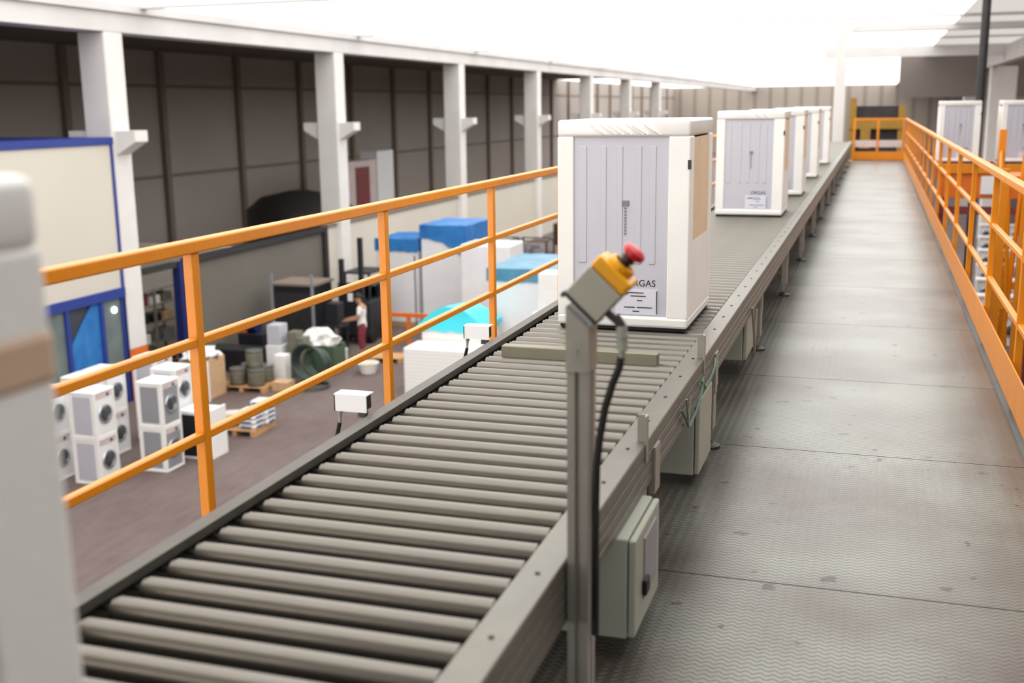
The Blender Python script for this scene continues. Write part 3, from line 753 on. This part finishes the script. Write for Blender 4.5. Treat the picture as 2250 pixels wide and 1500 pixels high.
MB().box(-.3, .1, -.2, .2, .92, 1.55, .02).build('winding_head', 'blackm', ws)
om = empty('motor_unit', (-16.6, 27.4, 0), 'small dark blue and orange motor unit by the shutter', 'motor')
MB().box(-.4, .4, -.3, .3, 0, .8, .02).build('base', 'blackm', om); MB().cyl((-.3, 0, 1.0), (.1, 0, 1.0), .2, 20).build('motor', 'navy', om, True); MB().box(-.42, -.2, -.15, .15, .8, 1.1, .02).build('gearbox', 'orange', om)
lb_ = MB().box(-1.1, .5, -.35, .35, 0, .62, .03).build('dark_crate', 'blackm'); tag(lb_, 'long black crate on the floor before the grey shutter', 'crate'); lb_.location = (-16.2, 26.2, 0)
# small things near the man
bk = empty('white_bucket', (-14.12, 27.85, 0), 'white bucket at the feet of the man', 'bucket'); MB().lathe([(.15, 0), (.17, .34), (.175, .36), (.16, .36), (.14, .02)], n=20).build('pail', 'white', bk, True)
MB().torus((0, 0, .35), .172, .008).build('rim', 'white', bk, True)
bs = empty('laundry_basket', (-12.8, 26.75, 0), 'shallow pale basket alone on the hall floor', 'basket')
MB().lathe([(.2, 0), (.27, .26), (.3, .28), (.25, .28), (.18, .02)], n=20).build('tub', 'foam', bs, True); MB().box(-.2, .1, -.12, .12, .2, .3, .02).build('lid', 'tan', bs)
pallet(-12.85, 28.3, .9, .7, .1, 'empty wooden pallet on the floor right of the man')
ob = empty('orange_barrier', (-13.4, 30.4, 0), 'low orange floor barrier in front of the wrapped stacks', 'barrier')
MB().box(-.5, 1.0, -.04, .04, .85, .97).build('rail', 'orange', ob)
for x_ in (-.4, .25, .9): MB().box(x_-.05, x_+.05, -.05, .05, 0, .86).build('post', 'orange', ob)

# ------------------------------------------------------------------ wrapped stacks
def wrapped(name, x0, x1, y0, y1, h, body, cover, ch, label, cat='wrapped stack', over=.03, peak=0, group=None, seam=None, drape=0):
    r = empty(name, (x0, y0, 0), label, cat, group); W = x1-x0; D = y1-y0
    MB().box(0, W, 0, D, .12, h-.02, .05, 2).build('wrapped_goods', body, r)
    MB().box(.03, W-.03, .03, D-.03, 0, .12).build('pallet_base', 'wood', r)
    if cover:
        bm = bmesh.new(); n = 10; rnd = random.Random(h*10); vs = {}
        for i in range(n+1):
            for j in range(n+1):
                ed = min(i, j, n-i, n-j)
                u, v = i/n, j/n
                z = h+.01+(peak*math.sin(PI*u)*(1-.3*v)) + rnd.uniform(0, .03)
                vs[i, j] = bm.verts.new((-over+u*(W+2*over), -over+v*(D+2*over), z))
        for i in range(n):
            for j in range(n): bm.faces.new((vs[i, j], vs[i+1, j], vs[i+1, j+1], vs[i, j+1]))
        per = [(i, 0) for i in range(n)]+[(n, j) for j in range(n)]+[(n-i, n) for i in range(n)]+[(0, n-j) for j in range(n)]
        low = []
        for (i, j) in per:
            t = vs[i, j].co; low.append(bm.verts.new((t.x, t.y, h-ch-rnd.uniform(0, .06)-drape*(i/n)**2)))
        m_ = len(per)
        for q_ in range(m_): bm.faces.new((vs[per[q_]], vs[per[(q_+1) % m_]], low[(q_+1) % m_], low[q_]))
        mb = MB(); mb.bm.free(); mb.bm = bm; mb.build('tarp', cover, r)
    if seam:
        MB().box(seam-.02, seam+.02, -.012, .004, .1, h-.5).build('shadow_gap', 'dark', r)  # dark strip drawn for the shadowed gap beside the next stack
    return r
wrapped('wrapped_stack', -15.35, -13.95, 33.0, 35.0, 2.85, 'wrapw', 'tarpb', .35, 'tall white wrapped stack with flat blue cover, left of the two blue-topped', seam=1.36)
wrapped('wrapped_stack', -13.85, -12.3, 33.2, 35.6, 3.3, 'wrapw', 'tarpb', .35, 'tallest white wrapped stack, right of two, blue tarp draped low on one side', drape=.7)
wrapped('wrapped_stack', -9.55, -7.4, 27.4, 30.4, 2.85, 'wrapw', 'teal', .3, 'white wrapped stack with teal cover beside the shrouded machine')
wrapped('wrapped_stack', -11.9, -10.3, 31.6, 33.0, 2.95, 'wrapw', None, 0, 'white wrapped stack without cover between blue and teal topped ones')
wb2 = MB().box(-.35, .4, -.3, .3, 0, 1.0, .02).build('white_box', 'foam'); tag(wb2, 'bright white box on the teal-covered stack ledge', 'box'); wb2.location = (-7.6, 26.95, 1.9)
wb3 = MB().box(-.5, .55, -.42, .42, 0, 1.9, .02).build('foam_block_stack', 'foamsheets'); tag(wb3, 'stack of white foam blocks carrying the bright white box', 'foam stack'); wb3.location = (-7.6, 26.95, 0)
fs = MB().box(0, 2.2, 0, .95, 0, 1.22, .02).build('foam_sheet_stack', 'foamsheets'); tag(fs, 'lower stack of brilliant white foam sheets, front of the turquoise tarp', 'foam stack'); fs.location = (-10.85, 24.7, 0)
wrapped('foam_sheet_stack', -10.8, -9.15, 25.75, 27.1, 1.62, 'foamsheets', 'turq', .12, 'taller white foam sheet stack topped by the turquoise tarp', 'foam stack', .06, .48)
# grey part cages farther back
for i, (x, y_, z) in enumerate(((-13.3, 39.5, 0), (-11.9, 39.5, 0), (-13.3, 39.5, 1.101), (-11.9, 39.5, 1.101))):
    r = empty('parts_cage', (x, y_, z), ['lower left', 'lower right', 'upper left', 'upper right'][i]+' wire cage of grey metal parts behind the teal stack', 'parts cage', 'wire cages of metal parts')
    fr = MB()
    for sx in (-.6, .6):
        for sy in (-.5, .5): fr.box(sx-.03, sx+.03, sy-.03, sy+.03, 0, 1.1)
    for zz in (.03, .55, 1.08):
        for s_ in (-1, 1): fr.box(-.6, .6, s_*.5-.02, s_*.5+.02, zz-.02, zz+.02); fr.box(s_*.6-.02, s_*.6+.02, -.5, .5, zz-.02, zz+.02)
    fr.build('cage_frame', 'dark', r)
    lump('metal_parts', 'metalbits', 1.1, .9, .85, r, 11+i, .22)['kind'] = 'stuff'
bp_ = empty('dark_press', (-12.0, 44.5, 0), 'tall dark press rising just left of the shrouded machine', 'machine')
MB().box(-.2, 1.2, 0, 1.5, 0, 4.1, .05).build('column', 'blackm', bp_); MB().box(-.5, .9, -.4, .2, 1.4, 2.3, .05).build('head', 'dark', bp_)

# ================================================================== MAN
mn = empty('person', (-13.70, 28.35, 0), 'man in white T-shirt and maroon trousers, head bowed, working at a stand', 'person', None, PI/2+.25); mn.scale = (1.14, 1.12, 1.05)
# local frame: faces +Y(local) before the empty's rotation turns him to -X
body = []
body.append([((0, 0, .95), (.105, .08)), ((0, .01, 1.12), (.12, .085)), ((0, .0, 1.30), (.16, .11)), ((0, -.01, 1.42), (.13, .09)), ((0, .03, 1.50), .055), ((0, .07, 1.57), .07), ((0, .105, 1.66), (.075, .09)), ((0, .115, 1.72), (.06, .075))])
for sx in (-1, 1):
    b0 = sum(len([q for q in ch if q[0] is not None]) for ch in body)
    body.append([(None, 0), ((sx*.095, 0, .80), .07), ((sx*.11, .03, .50), .052), ((sx*.11, -.01, .12), .038), ((sx*.11, -.02, .05), .036), ((sx*.12, .13, .03), .03)])
for sx in (-1, 1):
    b0 = sum(len([q for q in ch if q[0] is not None]) for ch in body)
    body.append([(None, 3), ((sx*.19, 0, 1.40), .055), ((sx*.23, .06, 1.14), .042), ((sx*.17, .30, 1.08), .031), ((sx*.155, .36, 1.075), (.036, .02)), ((sx*.15, .40, 1.07), (.038, .018))])
    wi = b0+4
    for j in range(4):
        xx = sx*(.15-.03+.02*j)
        body.append([(None, wi), ((xx, .44, 1.068), .009), ((xx, .47, 1.055), .008), ((xx, .485, 1.035), .007)])
    body.append([(None, b0+3), ((sx*.115, .375, 1.085), .010), ((sx*.105, .41, 1.075), .008)])
skin('body', body, 'skin', mn, 2)
skin('tshirt', [[((0, 0, .80), (.16, .125)), ((0, 0, .94), (.165, .125)), ((0, .01, 1.12), (.155, .115)), ((0, .0, 1.30), (.175, .125)), ((0, -.01, 1.42), (.145, .10)), ((0, .02, 1.475), .075)],
                [(None, 4), ((.19, 0, 1.40), .07), ((.225, .04, 1.22), .062)], [(None, 4), ((-.19, 0, 1.40), .07), ((-.225, .04, 1.22), .062)]], 'shirt', mn, 2)
skin('trousers', [[((0, 0, 1.10), (.14, .11)), ((0, 0, .88), (.16, .125))], [(None, 1), ((.10, 0, .82), .105), ((.115, .03, .50), .078), ((.112, .0, .26), .062)],
                  [(None, 1), ((-.10, 0, .82), .105), ((-.115, .03, .50), .078), ((-.112, .0, .26), .062)]], 'maroon', mn, 2)
hr = lump('hair', 'hair', .19, .23, .13, mn, 4, .06); hr.location = (0, .085, 1.685); hr.rotation_euler = (-.15, 0, 0)
MB().lathe([(.004, 0), (.016, .012), (.012, .03)], (0, .19, 1.655), (0, 1, -.3), 8).build('nose', 'skin', mn, True)
for sx in (-1, 1):
    MB().lathe([(.003, 0), (.009, .003), (.003, .008)], (sx*.03, .185, 1.685), (0, 1, 0), 8).build('eye', 'hair', mn)
    MB().box(sx*.078-.006, sx*.078+.006, .08, .11, 1.645, 1.70, .004).build('ear', 'skin', mn)
    MB().box(sx*.115-.045, sx*.115+.045, -.08, .19, 0, .075, .025, 2).build('shoe', 'dark', mn, True)
MB().box(-.025, .025, .192, .198, 1.605, 1.612).build('mouth', 'magenta', mn)

# ================================================================== RIGHT SIDE
pl = empty('steel_pole', (1.72, 22, 0), 'dark grey steel pole rising to the roof beyond the right railing', 'pole')
MB().cyl((0, 0, 0), (0, 0, 9.42), .075, 16).build('tube', 'dark', pl, True); MB().box(-.15, .15, -.15, .15, 0, .02).build('base_plate', 'dark', pl)
# orange cross conveyor carrying two machines
oc = empty('orange_conveyor', (.95, 18.8, 0), 'orange cross conveyor with white plate beyond the right railing', 'conveyor')
OZ = EYE-.93
MB().box(0, 3.2, 0, .12, OZ-.55, OZ-.02, .01).box(0, 3.2, .95, 1.07, OZ-.3, OZ-.02, .01).build('side_frame', 'orange', oc)
MB().box(0, 3.2, -.04, .0, OZ-.16, OZ-.02).build('edge_rail', 'yellow', oc)
MB().box(.62, .98, -.03, -.005, OZ-.48, OZ-.2).build('data_plate', 'white', oc)
for i in range(24): MB().cyl((.1+.13*i, .12, OZ-.03), (.1+.13*i, .95, OZ-.03), .03, 12).build('roller', 'steel', oc)
for x_ in (.1, 1.6, 3.1):
    for y2 in (.1, 1.0): MB().box(x_-.06, x_+.06, y2-.06, y2+.06, 0, OZ-.3).build('leg', 'magenta', oc)
MB().box(0, 3.2, .02, .1, OZ-.8, OZ-.68).build('brace', 'magenta', oc)
put(copy_tree(proto), (1.22, 18.95, OZ), 'white wrapped machine on the orange conveyor, left of the pole', 'machines on the orange conveyor')
put(copy_tree(proto), (2.12, 18.95, OZ), 'white wrapped machine on the orange conveyor, right of the pole', 'machines on the orange conveyor')
# yellow lift frame
lf = empty('lift_frame', (1.22, 12.0, 0), 'tall yellow lift frame with slanting braces close behind the right railing', 'lift')
for x_, y2 in ((.0, 0), (.20, 0), (.08, 1.3), (.42, 1.3)):
    MB().box(x_-.035, x_+.035, y2-.035, y2+.035, 0, EYE-.30-(.35 if x_ == 0 else 0)).build('mast', 'yellow', lf)
for z in (2.0, 3.6, 5.0):
    MB().box(0, .2, -.03, .03, z-.04, z+.04).build('crossbar', 'yellow', lf); MB().box(.08, .42, 1.27, 1.33, z-.04, z+.04).build('crossbar', 'yellow', lf)
for (a, b) in (((.16, 0, 3.6), (.03, -.02, 6.3)), ((.05, .0, 3.4), (.17, .02, 6.5)), ((.1, 1.3, 3.6), (.36, 1.3, 6.4)), ((.30, 1.3, 3.0), (.12, 1.3, 6.0)), ((0, 0, 5.0), (.08, 1.3, 6.5)), ((.2, 0, 6.4), (.42, 1.3, 5.0))):
    MB().tube([a, b], .022, 4).build('brace', 'yellow', lf)
MB().box(0, .4, .3, 1.0, 6.2, 6.26).build('deck', 'orange', lf)
# rows of machines far below
gr = 'far machine rows below the right railing'
for ri, yy in enumerate((35, 38.4, 42, 46, 50.5, 55.5, 61)):
    for i in range(3):
        put(copy_tree(pa), (.084*yy+.35+.68*i, yy, 0), '%s white machine in the %s row on the far floor, seen through the right railing' % (('left', 'middle', 'right')[i], ('nearest', 'second', 'third', 'fourth', 'fifth', 'sixth', 'farthest')[ri]), gr, 0)
# yellow machinery beyond the walkway end
ym = empty('yellow_machine', (-.1, 37, 0), 'blurred yellow and dark machine frame past the walkway end', 'machine')
MB().box(-.75, -.55, 0, .2, 0, 7.15).box(.7, .9, 0, .2, 0, 6.9).build('upright', 'ochre', ym)
MB().box(-.75, .9, -.05, .25, 6.2, 6.5).box(-.4, -.1, -.05, .25, 5.6, 6.2).build('crossbeam', 'ochre', ym)
MB().box(-.7, .8, .3, 1.6, 0, 6.9).build('housing', 'dark', ym)
wc = empty('white_post', (-1.15, 36, 0), 'pale square post at the far end of the conveyor', 'post')
MB().box(-.16, .16, -.16, .16, 0, 9.5).build('shaft', 'concrete', wc); MB().box(-.25, .25, -.25, .25, 0, .05).build('base_plate', 'dark', wc)
